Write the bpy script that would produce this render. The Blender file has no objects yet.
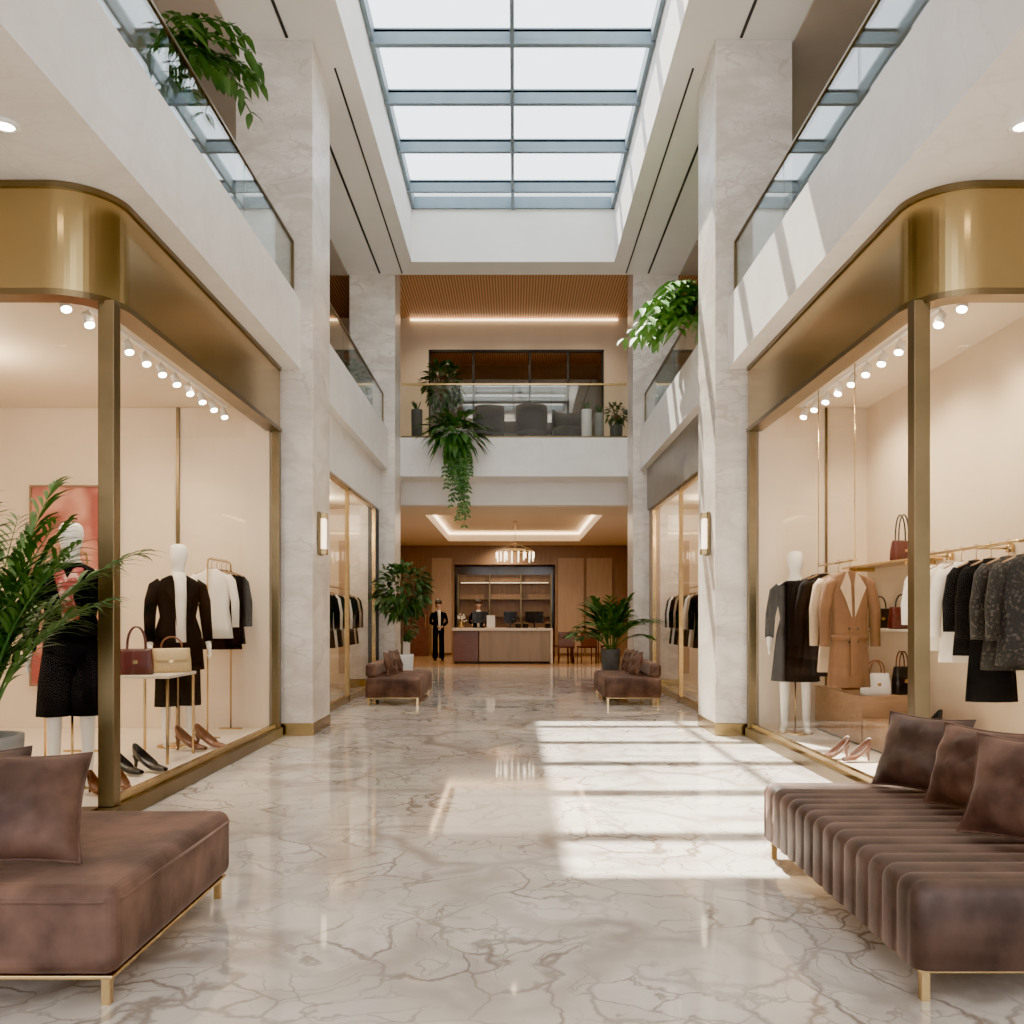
import bpy, bmesh, math, random
from mathutils import Vector, Matrix, noise
random.seed(11)
sc=bpy.context.scene; COL=sc.collection
pi=math.pi
# ------------------------------------------------------------------ materials
def mk(name,base,rough=.5,metal=0.,c2=None,scale=5.,detail=4.,lo=.35,hi=.65,bump=None,sheen=0.,emit=None,es=0.,stretch=None,spec=None,wave=None):
    m=bpy.data.materials.new(name); m.use_nodes=True; nt=m.node_tree; N=nt.nodes; L=nt.links
    b=N['Principled BSDF']
    b.inputs['Base Color'].default_value=(*base,1); b.inputs['Roughness'].default_value=rough; b.inputs['Metallic'].default_value=metal
    if spec is not None: b.inputs['Specular IOR Level'].default_value=spec
    if sheen:
        b.inputs['Sheen Weight'].default_value=sheen; b.inputs['Sheen Roughness'].default_value=.3
        b.inputs['Sheen Tint'].default_value=(.95,.64,.49,1)
    if emit: b.inputs['Emission Color'].default_value=(*emit,1); b.inputs['Emission Strength'].default_value=es
    tc=N.new('ShaderNodeTexCoord'); mp=N.new('ShaderNodeMapping'); L.new(tc.outputs['Object'],mp.inputs['Vector'])
    if stretch: mp.inputs['Scale'].default_value=stretch
    if c2:
        if wave:
            n=N.new('ShaderNodeTexWave'); n.bands_direction=wave; n.inputs['Scale'].default_value=scale; n.inputs['Distortion'].default_value=detail; n.inputs['Detail'].default_value=2
            out=n.outputs['Fac']
        else:
            n=N.new('ShaderNodeTexNoise'); n.inputs['Scale'].default_value=scale; n.inputs['Detail'].default_value=detail; out=n.outputs['Fac']
        L.new(mp.outputs[0],n.inputs['Vector'])
        r=N.new('ShaderNodeValToRGB'); r.color_ramp.elements[0].position=lo; r.color_ramp.elements[1].position=hi
        r.color_ramp.elements[0].color=(*base,1); r.color_ramp.elements[1].color=(*c2,1)
        L.new(out,r.inputs[0]); L.new(r.outputs[0],b.inputs['Base Color'])
    if bump:
        n2=N.new('ShaderNodeTexNoise'); n2.inputs['Scale'].default_value=bump[0]; n2.inputs['Detail'].default_value=3
        L.new(mp.outputs[0],n2.inputs['Vector'])
        bp=N.new('ShaderNodeBump'); bp.inputs['Strength'].default_value=bump[1]; bp.inputs['Distance'].default_value=.01
        L.new(n2.outputs['Fac'],bp.inputs['Height']); L.new(bp.outputs[0],b.inputs['Normal'])
    return m
def marble(name,base,vein,cloud,scale,rough,vw=.03,dist=.6,rot=(0,0,0),vs=1.0,stretch=(1,1,1),mask=(.38,.62)):
    m=bpy.data.materials.new(name); m.use_nodes=True; nt=m.node_tree; N=nt.nodes; L=nt.links
    b=N['Principled BSDF']; b.inputs['Roughness'].default_value=rough
    tc=N.new('ShaderNodeTexCoord'); mp=N.new('ShaderNodeMapping'); mp.inputs['Rotation'].default_value=rot; mp.inputs['Scale'].default_value=stretch
    L.new(tc.outputs['Object'],mp.inputs['Vector'])
    n=N.new('ShaderNodeTexNoise'); n.inputs['Scale'].default_value=scale*.9; n.inputs['Detail'].default_value=6
    L.new(mp.outputs[0],n.inputs['Vector'])
    sub=N.new('ShaderNodeVectorMath'); sub.operation='SUBTRACT'; sub.inputs[1].default_value=(.5,.5,.5); L.new(n.outputs['Color'],sub.inputs[0])
    sc_=N.new('ShaderNodeVectorMath'); sc_.operation='SCALE'; sc_.inputs['Scale'].default_value=dist; L.new(sub.outputs[0],sc_.inputs[0])
    ad=N.new('ShaderNodeVectorMath'); ad.operation='ADD'; L.new(mp.outputs[0],ad.inputs[0]); L.new(sc_.outputs[0],ad.inputs[1])
    def vein_layer(s,w,strength,seed):
        v=N.new('ShaderNodeTexVoronoi'); v.feature='DISTANCE_TO_EDGE'; v.inputs['Scale'].default_value=s
        L.new(ad.outputs[0],v.inputs['Vector'])
        r=N.new('ShaderNodeMapRange'); r.inputs['From Min'].default_value=0; r.inputs['From Max'].default_value=w; r.inputs['To Min'].default_value=strength; r.inputs['To Max'].default_value=0
        r.interpolation_type='SMOOTHSTEP'
        L.new(v.outputs['Distance'],r.inputs['Value'])
        k=N.new('ShaderNodeTexNoise'); k.inputs['Scale'].default_value=scale*.7+seed; k.inputs['Detail'].default_value=2; L.new(mp.outputs[0],k.inputs['Vector'])
        kr=N.new('ShaderNodeMapRange'); kr.inputs['From Min'].default_value=mask[0]; kr.inputs['From Max'].default_value=mask[1]; L.new(k.outputs['Fac'],kr.inputs['Value'])
        mu=N.new('ShaderNodeMath'); mu.operation='MULTIPLY'; L.new(r.outputs[0],mu.inputs[0]); L.new(kr.outputs[0],mu.inputs[1])
        return mu.outputs[0]
    a=vein_layer(scale*1.0,vw*2.6,.6*vs,0.); c=vein_layer(scale*2.3,vw*1.3,.8*vs,.37); d=vein_layer(scale*4.7,vw*1.1,.6*vs,1.1)
    mx=N.new('ShaderNodeMath'); mx.operation='MAXIMUM'; L.new(a,mx.inputs[0]); L.new(c,mx.inputs[1])
    mx2=N.new('ShaderNodeMath'); mx2.operation='MAXIMUM'; L.new(mx.outputs[0],mx2.inputs[0]); L.new(d,mx2.inputs[1])
    cl=N.new('ShaderNodeTexNoise'); cl.inputs['Scale'].default_value=scale*1.1; cl.inputs['Detail'].default_value=5; L.new(ad.outputs[0],cl.inputs['Vector'])
    r=N.new('ShaderNodeValToRGB'); r.color_ramp.elements[0].position=.38; r.color_ramp.elements[1].position=.68
    r.color_ramp.elements[0].color=(*base,1); r.color_ramp.elements[1].color=(*cloud,1); L.new(cl.outputs['Fac'],r.inputs[0])
    mix=N.new('ShaderNodeMix'); mix.data_type='RGBA'; L.new(mx2.outputs[0],mix.inputs[0]); L.new(r.outputs[0],mix.inputs[6]); mix.inputs[7].default_value=(*vein,1)
    L.new(mix.outputs[2],b.inputs['Base Color'])
    return m
def glassmat(name,tint=(.97,.98,.97),f0=.015,f1=.45):
    m=bpy.data.materials.new(name); m.use_nodes=True; nt=m.node_tree; N=nt.nodes; L=nt.links
    N.remove(N['Principled BSDF']); o=N['Material Output']
    t=N.new('ShaderNodeBsdfTransparent'); t.inputs[0].default_value=(*tint,1)
    g=N.new('ShaderNodeBsdfGlossy'); g.inputs['Roughness'].default_value=0.0; g.inputs['Color'].default_value=(1,1,1,1)
    f=N.new('ShaderNodeLayerWeight'); f.inputs['Blend'].default_value=.5
    pw=N.new('ShaderNodeMath'); pw.operation='POWER'; pw.inputs[1].default_value=5; L.new(f.outputs['Facing'],pw.inputs[0])
    mu=N.new('ShaderNodeMath'); mu.operation='MULTIPLY_ADD'; mu.inputs[1].default_value=f1; mu.inputs[2].default_value=f0; mu.use_clamp=True; L.new(pw.outputs[0],mu.inputs[0])
    mx=N.new('ShaderNodeMixShader'); L.new(mu.outputs[0],mx.inputs[0]); L.new(t.outputs[0],mx.inputs[1]); L.new(g.outputs[0],mx.inputs[2]); L.new(mx.outputs[0],o.inputs['Surface'])
    return m
def emis(name,c,s):
    return mk(name,(.8,.8,.8),emit=c,es=s)
FLOOR=marble('marble_floor',(.78,.73,.67),(.20,.14,.10),(.58,.52,.46),1.05,.05,vw=.042,dist=1.3,mask=(.34,.60),vs=.98)
COLM=marble('marble_column',(.79,.73,.66),(.45,.37,.30),(.60,.54,.48),1.2,.3,vw=.06,dist=1.4,rot=(.5,.6,.3),vs=.75,stretch=(1,1,2.2))
SLABM=marble('white_plaster_marble',(.84,.81,.77),(.68,.635,.59),(.77,.74,.70),1.5,.35,vw=.05,dist=.9,vs=.5)
WHITE=mk('white_paint',(.85,.82,.78),.6,c2=(.82,.79,.75),scale=2)
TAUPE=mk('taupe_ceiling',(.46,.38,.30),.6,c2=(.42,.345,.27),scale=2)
CREAM=mk('cream_wall',(.74,.60,.435),.6,c2=(.70,.565,.405),scale=2,stretch=(1,1,.15))
CREAM2=mk('warm_ceiling',(.76,.64,.49),.6,c2=(.74,.62,.47),scale=1)
DISP=mk('display_floor',(.80,.70,.57),.35,c2=(.76,.66,.53),scale=3)
BRASS=mk('brushed_brass',(.42,.30,.13),.24,1.,c2=(.39,.275,.115),scale=1.2)
BRASSD=mk('dark_bronze',(.19,.135,.068),.32,1.,c2=(.155,.11,.055),scale=4)
GOLD=mk('polished_gold',(.62,.43,.19),.25,1.,c2=(.56,.38,.165),scale=8)
STEEL=mk('grey_bronze_panel',(.28,.245,.2),.35,.9,c2=(.24,.21,.175),scale=3)
SKYF=mk('skylight_frame',(.20,.26,.30),.5,.2,c2=(.18,.235,.27),scale=4)
BLACK=mk('black_slot',(.012,.012,.012),.6,c2=(.02,.02,.02),scale=4)
VELVET=mk('brown_velvet',(.050,.020,.012),.7,c2=(.19,.095,.063),scale=4.5,detail=6,lo=.38,hi=.72,sheen=.34,bump=(30,.15))
VELVD=mk('deep_brown_velvet',(.032,.014,.009),.6,c2=(.12,.063,.045),scale=5,detail=6,lo=.36,hi=.72,sheen=.30,bump=(30,.15))
GLASS=glassmat('shop_glass',(.99,.99,.985),.004,.20)
RGLASS=glassmat('railing_glass',(.84,.90,.90),.07,.9)
SGLASS=glassmat('skylight_glass',(.97,.99,1.0),.01,.2)
WOOD=mk('oak_wood',(.36,.20,.09),.45,c2=(.27,.145,.062),scale=3,stretch=(1,6,6),detail=6)
WALNUT=mk('walnut_panel',(.25,.14,.07),.4,c2=(.20,.11,.055),scale=3,stretch=(8,8,.7),detail=6)
TANP=mk('tan_panel',(.42,.275,.16),.45,c2=(.37,.24,.14),scale=3,stretch=(8,8,.7))
SLAT=mk('wood_slats',(.66,.36,.19),.5,c2=(.30,.14,.07),scale=5.5,detail=.0,wave='X',lo=.3,hi=.8)
FLWOOD=mk('wood_floor',(.38,.22,.11),.22,c2=(.31,.175,.085),scale=3,stretch=(1,8,1))
DARKW=mk('dark_red_wood',(.10,.035,.02),.35,c2=(.14,.05,.03),scale=4,stretch=(1,1,8))
GREYC=mk('grey_ceramic',(.27,.26,.24),.5,c2=(.24,.23,.21),scale=6)
WHITEC=mk('white_ceramic',(.78,.76,.73),.4,c2=(.74,.72,.69),scale=6)
DARKC=mk('charcoal_pot',(.07,.068,.065),.5,c2=(.1,.095,.09),scale=6)
SOIL=mk('soil',(.04,.025,.015),.95,c2=(.08,.05,.03),scale=40,bump=(60,.8))
LEAF=mk('palm_leaf',(.03,.095,.015),.6,c2=(.075,.17,.03),scale=6)
LEAFD=mk('dark_leaf',(.018,.055,.013),.55,c2=(.045,.105,.022),scale=7)
LEAFB=mk('bright_leaf',(.08,.23,.03),.6,c2=(.15,.33,.055),scale=7)
BARK=mk('bark',(.12,.075,.04),.85,c2=(.2,.13,.08),scale=14,bump=(30,.5))
MANN=mk('mannequin_cream',(.88,.81,.71),.3,c2=(.86,.79,.69),scale=4)
FBLACK=mk('black_cloth',(.003,.003,.004),.9,c2=(.007,.0068,.008),scale=8,bump=(90,.2),spec=.08)
FNAVY=mk('charcoal_cloth',(.008,.008,.010),.9,c2=(.013,.0125,.015),scale=8,bump=(90,.2),spec=.08)
FWHITE=mk('ivory_cloth',(.80,.73,.63),.8,c2=(.74,.67,.57),scale=5,bump=(40,.2))
FCAMEL=mk('camel_wool',(.17,.078,.03),.85,c2=(.135,.06,.023),scale=6,bump=(90,.3))
FBEIGE=mk('beige_cloth',(.42,.30,.19),.85,c2=(.37,.265,.165),scale=6,bump=(90,.2))
FRED=mk('red_scarf',(.32,.03,.035),.7,c2=(.6,.35,.28),scale=14,lo=.5,hi=.6)
FPAT=mk('spotted_cloth',(.005,.004,.004),.8,c2=(.055,.04,.03),scale=46,detail=1,lo=.57,hi=.62)
LRED=mk('oxblood_leather',(.085,.010,.009),.35,c2=(.06,.008,.007),scale=6,bump=(80,.1))
LBRN=mk('tan_leather',(.19,.06,.017),.35,c2=(.14,.045,.013),scale=6,bump=(80,.1))
LCRM=mk('cream_leather',(.52,.38,.18),.35,c2=(.46,.33,.155),scale=6,bump=(25,.6))
LWHT=mk('white_leather',(.75,.72,.66),.35,c2=(.7,.67,.61),scale=6,bump=(80,.1))
LBLK=mk('black_leather',(.008,.007,.007),.28,c2=(.014,.012,.011),scale=6,bump=(80,.1))
SKIN=mk('skin',(.50,.29,.20),.5,c2=(.46,.26,.18),scale=6)
HAIR=mk('dark_hair',(.015,.01,.008),.5,c2=(.03,.02,.015),scale=30)
PAINT=mk('abstract_pink',(.30,.06,.042),.6,c2=(.55,.25,.17),scale=2.4,detail=1.5,lo=.42,hi=.58)
SCREEN=mk('dark_screen',(.01,.01,.012),.15,c2=(.015,.015,.018),scale=3)
DGLASS=mk('dark_interior',(.10,.065,.042),.12,c2=(.16,.105,.068),scale=1.5)
STONE=mk('light_counter',(.66,.57,.46),.3,c2=(.60,.51,.41),scale=4)
BRONZEP=mk('bronze_counter_panel',(.26,.17,.10),.4,.3,c2=(.21,.14,.08),scale=2,stretch=(4,4,.5))
LAMP=emis('lamp_glow',(1,.86,.66),25.)
COVE=emis('cove_glow',(1,.72,.42),4.)
COVEL=emis('shelf_glow',(1,.74,.46),1.6)
SCON=emis('sconce_glow',(1,.76,.46),3.)
FURN=mk('charcoal_upholstery',(.03,.027,.025),.8,c2=(.04,.036,.033),scale=3)

# ------------------------------------------------------------------ mesh builder
class MB:
    def __init__(s): s.v=[]; s.f=[]; s.s=[]; s.m=[]
    def add(s,vs,fs,smooth=True,mi=0):
        o=len(s.v); s.v+= [tuple(p) for p in vs]; 
        for f in fs: s.f.append([i+o for i in f]); s.s.append(smooth); s.m.append(mi)
        return s
    def box(s,x0,x1,y0,y1,z0,z1,mi=0):
        v=[(x0,y0,z0),(x1,y0,z0),(x1,y1,z0),(x0,y1,z0),(x0,y0,z1),(x1,y0,z1),(x1,y1,z1),(x0,y1,z1)]
        return s.add(v,[(0,3,2,1),(4,5,6,7),(0,1,5,4),(1,2,6,5),(2,3,7,6),(3,0,4,7)],False,mi)
    def tube(s,pts,rad,n=8,mi=0,cap=True,flat=1.0):
        pts=[Vector(p) for p in pts]
        if not isinstance(rad,(list,tuple)): rad=[rad]*len(pts)
        vs=[]; prev=None
        for i,p in enumerate(pts):
            d=(pts[min(i+1,len(pts)-1)]-pts[max(i-1,0)])
            if d.length<1e-9: d=Vector((0,0,1))
            d.normalize()
            if prev is None:
                a=Vector((1,0,0)) if abs(d.x)<.9 else Vector((0,1,0))
            else: a=prev
            u=(a-d*a.dot(d)).normalized(); w=d.cross(u); prev=u
            for k in range(n):
                t=2*pi*k/n; vs.append(p+(u*math.cos(t)+w*math.sin(t)*flat)*rad[i])
        fs=[]
        for i in range(len(pts)-1):
            for k in range(n):
                a=i*n+k; b=i*n+(k+1)%n; fs.append((a,b,b+n,a+n))
        if cap: fs.append(tuple(range(n))[::-1]); fs.append(tuple(range((len(pts)-1)*n,len(pts)*n)))
        return s.add(vs,fs,True,mi)
    def rings(s,R_,mi=0,cap=True,smooth=True):
        n=len(R_[0]); vs=[p for r in R_ for p in r]; fs=[]
        for i in range(len(R_)-1):
            for k in range(n):
                a=i*n+k; b=i*n+(k+1)%n; fs.append((a,b,b+n,a+n))
        if cap: fs.append(tuple(range(n))[::-1]); fs.append(tuple(range((len(R_)-1)*n,len(R_)*n)))
        return s.add(vs,fs,smooth,mi)
    def loft(s,secs,n=20,fold=0.,k=7,e=1.0,mi=0,ph=0.,cap=True):
        out=[]
        z0=max(q[2] for q in secs); z1=min(q[2] for q in secs)
        for (cx,cy,z,rx,ry) in secs:
            t=(z0-z)/(z0-z1+1e-9); r=[]
            for i in range(n):
                a=2*pi*i/n; c=math.cos(a); q=math.sin(a)
                x=math.copysign(abs(c)**e,c); y=math.copysign(abs(q)**e,q)
                f=1+fold*t*math.sin(k*a+ph)
                r.append((cx+x*rx*f,cy+y*ry*f,z))
            out.append(r)
        return s.rings(out,mi,cap)
    def lathe(s,prof,c=(0,0,0),n=24,mi=0,cap=True):
        return s.rings([[ (c[0]+r*math.cos(2*pi*i/n),c[1]+r*math.sin(2*pi*i/n),c[2]+z) for i in range(n)] for r,z in prof],mi,cap)
    def ell(s,c,r,n=12,m=8,mi=0):
        out=[]
        for j in range(m+1):
            p=-pi/2+pi*(j+.02 if j==0 else (j-.02 if j==m else j))/m
            out.append([(c[0]+r[0]*math.cos(p)*math.cos(2*pi*i/n),c[1]+r[1]*math.cos(p)*math.sin(2*pi*i/n),c[2]+r[2]*math.sin(p)) for i in range(n)])
        return s.rings(out,mi)
    def leaf(s,p,d,up,L,W,droop=.3,mi=0,seg=3):
        p=Vector(p); d=Vector(d).normalized(); up=Vector(up)
        sd=d.cross(up)
        if sd.length<1e-4: sd=Vector((1,0,0))
        sd.normalize(); nn=sd.cross(d).normalized()
        vs=[p]; 
        for i in range(1,seg+1):
            t=i/(seg+1); w=W*.5*math.sin(pi*(t**.8)); c=p+d*L*t-Vector((0,0,1))*droop*L*t*t
            vs+= [c+sd*w+nn*w*.25,c,c-sd*w+nn*w*.25]
        vs.append(p+d*L-Vector((0,0,1))*droop*L)
        fs=[(0,1,2),(0,2,3)]
        for i in range(seg-1):
            a=1+3*i; fs+=[(a,a+3,a+4,a+1),(a+1,a+4,a+5,a+2)]
        a=1+3*(seg-1); e=len(vs)-1; fs+=[(a,e,a+1),(a+1,e,a+2)]
        return s.add(vs,fs,True,mi)
def tag(o,label=None,cat=None,kind=None,group=None):
    if label: o['label']=label
    if cat: o['category']=cat
    if kind: o['kind']=kind
    if group: o['group']=group
    return o
def O(name,M,mat,parent=None,loc=(0,0,0),rot=(0,0,0),bevel=0,bseg=2,sub=0,solid=0,**k):
    me=bpy.data.meshes.new(name); me.from_pydata(M.v,[],M.f); 
    mats=mat if isinstance(mat,(list,tuple)) else [mat]
    for q in mats: me.materials.append(q)
    me.polygons.foreach_set('use_smooth',M.s); me.polygons.foreach_set('material_index',M.m); me.update()
    o=bpy.data.objects.new(name,me); COL.objects.link(o); o.location=loc; o.rotation_euler=rot
    if parent: o.parent=parent
    if bevel:
        b=o.modifiers.new('b','BEVEL'); b.width=bevel; b.segments=bseg; b.limit_method='ANGLE'; b.angle_limit=.6
    if solid:
        b=o.modifiers.new('s','SOLIDIFY'); b.thickness=solid
    if sub:
        b=o.modifiers.new('u','SUBSURF'); b.levels=sub; b.render_levels=sub
    tag(o,**k); return o
def E(name,loc=(0,0,0),rot=0,**k):
    o=bpy.data.objects.new(name,None); COL.objects.link(o); o.location=loc; o.rotation_euler=(0,0,rot); o.empty_display_size=.1
    tag(o,**k); return o
def dup(o,loc,rot=None,scale=None):
    c=o.copy(); COL.objects.link(c); c.location=loc
    if rot is not None: c.rotation_euler=(0,0,rot)
    if scale: c.scale=(scale,)*3
    for ch in o.children:
        d=ch.copy(); d.parent=c; COL.objects.link(d)
        for g in ch.children:
            h=g.copy(); h.parent=d; COL.objects.link(h)
    return c
def S(name,M,mat,label,cat,**k): return O(name,M,mat,label=label,cat=cat,kind='structure',**k)

# ------------------------------------------------------------------ shell
S('floor',MB().box(-6.5,6.5,-4,22.3,-.15,0),FLOOR,'polished white marble floor with brown veins','floor')
S('floor.001',MB().box(-6.5,6.5,22.3,30,-.15,0),FLWOOD,'warm brown wooden floor around the reception desk','floor')
SY0=8.6
c=MB(); c.box(-6.5,-1.8,-4,16.4,7.5,8.7); c.box(1.76,6.5,-4,16.4,7.5,8.7); c.box(-1.8,1.76,-4,SY0,7.5,8.7); c.box(-1.8,1.76,15.8,16.4,7.5,8.7)
S('ceiling',c,WHITE,'white ceiling with a deep rectangular skylight well','ceiling')
S('ceiling.001',MB().box(-6.5,6.5,16.4,24,7.9,8.7),SLAT,'slatted reddish wood ceiling of the upper lounge','ceiling')
for sgn,nm in ((-1,'left'),(1,'right')):
    w=MB(); a,b=sorted((sgn*6.5,sgn*6.65)); w.box(a,b,-4,30,-.15,8.7)
    S('wall_'+nm,w,CREAM,'cream painted side wall','wall')
    w=MB()
    def bx(x0,x1,*r):
        a,b=sorted((sgn*x0,sgn*x1)); w.box(a,b,*r)
    bx(2.3,6.5,-4,9.7,3.95,4.69); bx(3.0,6.5,9.7,10.6,3.95,4.69); bx(2.3,6.5,10.6,16.4,3.95,4.69); bx(3.0,6.5,16.4,17.2,3.95,4.69)
    S('trim_%d'%(1 if sgn<0 else 2),w,SLABM,'white marble-clad balcony edge of the upper storey','balcony')
    a,b=sorted((sgn*3.02,sgn*6.5))
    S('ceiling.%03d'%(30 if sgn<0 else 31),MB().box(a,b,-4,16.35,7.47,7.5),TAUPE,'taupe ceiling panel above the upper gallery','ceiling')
    for (y0,y1,zt) in ((9.7,10.6,7.5),(16.41,17.2,7.9)):
        t=E('marble_column',(sgn*2.585,(y0+y1)/2,0),label='tall square column clad in veined beige marble with a brass foot',cat='column',group='atrium columns')
        hy=(y1-y0)/2
        O('shaft',MB().box(-.415,.415,-hy,hy,.13,zt),COLM,t,bevel=.008)
        O('base_trim',MB().box(-.425,.425,-hy-.01,hy+.0,0,.13),BRASS,t,bevel=.004)
    for i,(x,wd,y0,y1) in enumerate(((2.42,.03,4,16.3),(2.02,.02,10.2,16.3))):
        a,b=sorted((sgn*x,sgn*(x+wd)))
        S('trim_%d'%((10 if sgn<0 else 20)+i),MB().box(a,b,y0,(9.65 if i==0 else y1),7.485,7.5),BLACK,'black linear ceiling slot','trim')
        if i==0: S('trim_%d'%((12 if sgn<0 else 22)+i),MB().box(a,b,10.65,y1,7.485,7.5),BLACK,'black linear ceiling slot','trim')
S('trim_3',MB().box(-6.5,6.5,17.2,24,3.95,4.69),SLABM,'white marble edge of the upper bridge','balcony')
S('trim_4',MB().box(-6.5,6.5,18.0,18.3,3.5,3.95),WHITE,'white beam below the bridge','beam')
lc=MB(); lc.box(-6.5,-1.95,18.3,30,3.5,3.8); lc.box(1.95,6.5,18.3,30,3.5,3.8); lc.box(-1.95,1.95,18.3,19.8,3.5,3.8); lc.box(-1.95,1.95,26.8,30,3.5,3.8); lc.box(-2.1,2.1,19.6,27,3.8,3.94)
S('ceiling.002',lc,CREAM2,'cream lobby ceiling with a recessed tray','ceiling')
S('trim_5',MB().box(-1.95,-1.90,19.8,26.8,3.70,3.76).box(1.90,1.95,19.8,26.8,3.70,3.76).box(-1.9,1.9,19.8,19.85,3.70,3.76).box(-1.9,1.9,26.75,26.8,3.70,3.76),COVE,'glowing warm cove strip inside the ceiling tray','light')
w=MB(); w.box(-6.5,-1.9,28.5,28.7,0,3.5); w.box(1.3,6.5,28.5,28.7,0,3.5); w.box(-1.9,1.3,28.5,28.7,2.9,3.5); w.box(-2.0,-1.9,28.7,29.4,0,3.5); w.box(1.3,1.4,28.7,29.4,0,3.5); w.box(-1.9,1.3,28.7,29.4,2.9,3.5)
S('wall_back',w,WALNUT,'walnut panelled lobby back wall','wall')
S('wall_back.001',MB().box(-6.5,6.5,29.4,29.5,0,3.5),DGLASS,'dark reflective wall of the back alcove','wall')
for i,(x0,x1) in enumerate(((-2.6,-1.98),(1.4,2.2),(2.3,3.1))):
    S('trim_%d'%(30+i),MB().box(x0,x1,28.44,28.5,.1,3.1),TANP,'tan wood wall panel','panel')
S('wall_left.001',MB().box(-3.75,-3.6,19.6,28.5,0,3.5),TANP,'tan panelled lobby side wall','wall')
S('wall_right.001',MB().box(3.6,3.75,19.6,28.5,0,3.5),TANP,'tan panelled lobby side wall','wall')
w=MB(); w.box(-6.5,-1.9,20.0,20.15,4.69,7.9); w.box(2.0,6.5,20.0,20.15,4.69,7.9); w.box(-1.9,2.0,20.0,20.15,7.2,7.9)
S('wall_back.002',w,CREAM,'cream wall of the upper lounge','wall')
S('wall_back.003',MB().box(-6.5,6.5,23.8,24,4.69,7.9),WALNUT,'dark walnut wall deep in the upper lounge','wall')
S('trim_6',MB().box(-2.3,2.3,19.95,20.0,7.84,7.87),COVE,'warm cove light strip on the upper wall','light')
t=E('window_9',(0,20.05,4.69),label='black-framed glass partition of the upper lounge',cat='window',kind='structure')
f=MB()
for x in (-1.88,-.9,.35,1.2,1.97): f.box(x-.025,x+.025,-.04,.04,0,2.5)
f.box(-1.9,2.0,-.04,.04,2.46,2.51); f.box(-1.9,2,-.04,.04,0,.05)
O('frame',f,BLACK,t)
O('glass_pane',MB().box(-1.88,1.98,-.008,.008,.05,2.46),glassmat('lounge_glass',(.75,.7,.65),.12,.6),t)
S('wall_left.002',MB().box(-3.15,-3.0,17.2,19.99,4.69,7.9),COLM,'marble wall beside the upper lounge','wall')

# skylight
t=E('window_10',(0,0,8.42),label='large gridded glass skylight with grey metal bars',cat='skylight',kind='structure')
ys=[9.9,11.2,12.5,13.8,15.1]
for i,y in enumerate(ys):
    O('cross_bar',MB().box(-1.79,1.75,y-.03,y+.03,-.03,.17).box(-1.79,1.75,y+.09,y+.13,.02,.17).box(-1.79,1.75,y-.03,y+.13,.12,.15),SKYF,t,group='skylight bars')
O('centre_bar',MB().box(-.05,.0,SY0+.02,15.78,-.02,.18),SKYF,t)
O('edge_frame',MB().box(-1.79,-1.74,SY0+.02,15.78,.0,.2).box(1.70,1.75,SY0+.02,15.78,0,.2).box(-1.79,1.75,15.74,15.79,0,.2).box(-1.79,1.75,SY0+.01,SY0+.06,0,.2),SKYF,t)
O('glass_pane',MB().box(-1.75,1.71,SY0+.06,15.74,.185,.195),SGLASS,t)

# ------------------------------------------------------------------ storefronts
def path_left():
    pts=[(-2.5,9.62)]; pts.append((-2.5,5.85))
    for i in range(1,17):
        a=(pi/2)*i/16; pts.append((-2.5-.36+.36*math.cos(a),5.85-.36*math.sin(a)))
    pts.append((-6.45,5.49)); return pts
def sweep(path,offs,z):
    n=len(path); M=MB(); P=[Vector(p) for p in path]; rows=[]
    for i in range(n):
        d0=(P[i]-P[i-1]).normalized() if i else (P[1]-P[0]).normalized()
        d1=(P[i+1]-P[i]).normalized() if i<n-1 else d0
        d=(d0+d1).normalized(); nr=Vector((-d.y,d.x))
        rows.append([(P[i].x+nr.x*o,P[i].y+nr.y*o,zz) for o,zz in offs])
    k=len(offs); vs=[p for r in rows for p in r]; fs=[]
    for i in range(n-1):
        for j in range(k):
            a=i*k+j; b=i*k+(j+1)%k; fs.append((a,b,b+k,a+k))
    fs.append(tuple(range(k))); fs.append(tuple(range((n-1)*k,n*k))[::-1])
    M.add(vs,fs,False); return M
def mirror(M):
    M.v=[(-x,y,z) for x,y,z in M.v]; M.f=[f[::-1] for f in M.f]; return M
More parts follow.
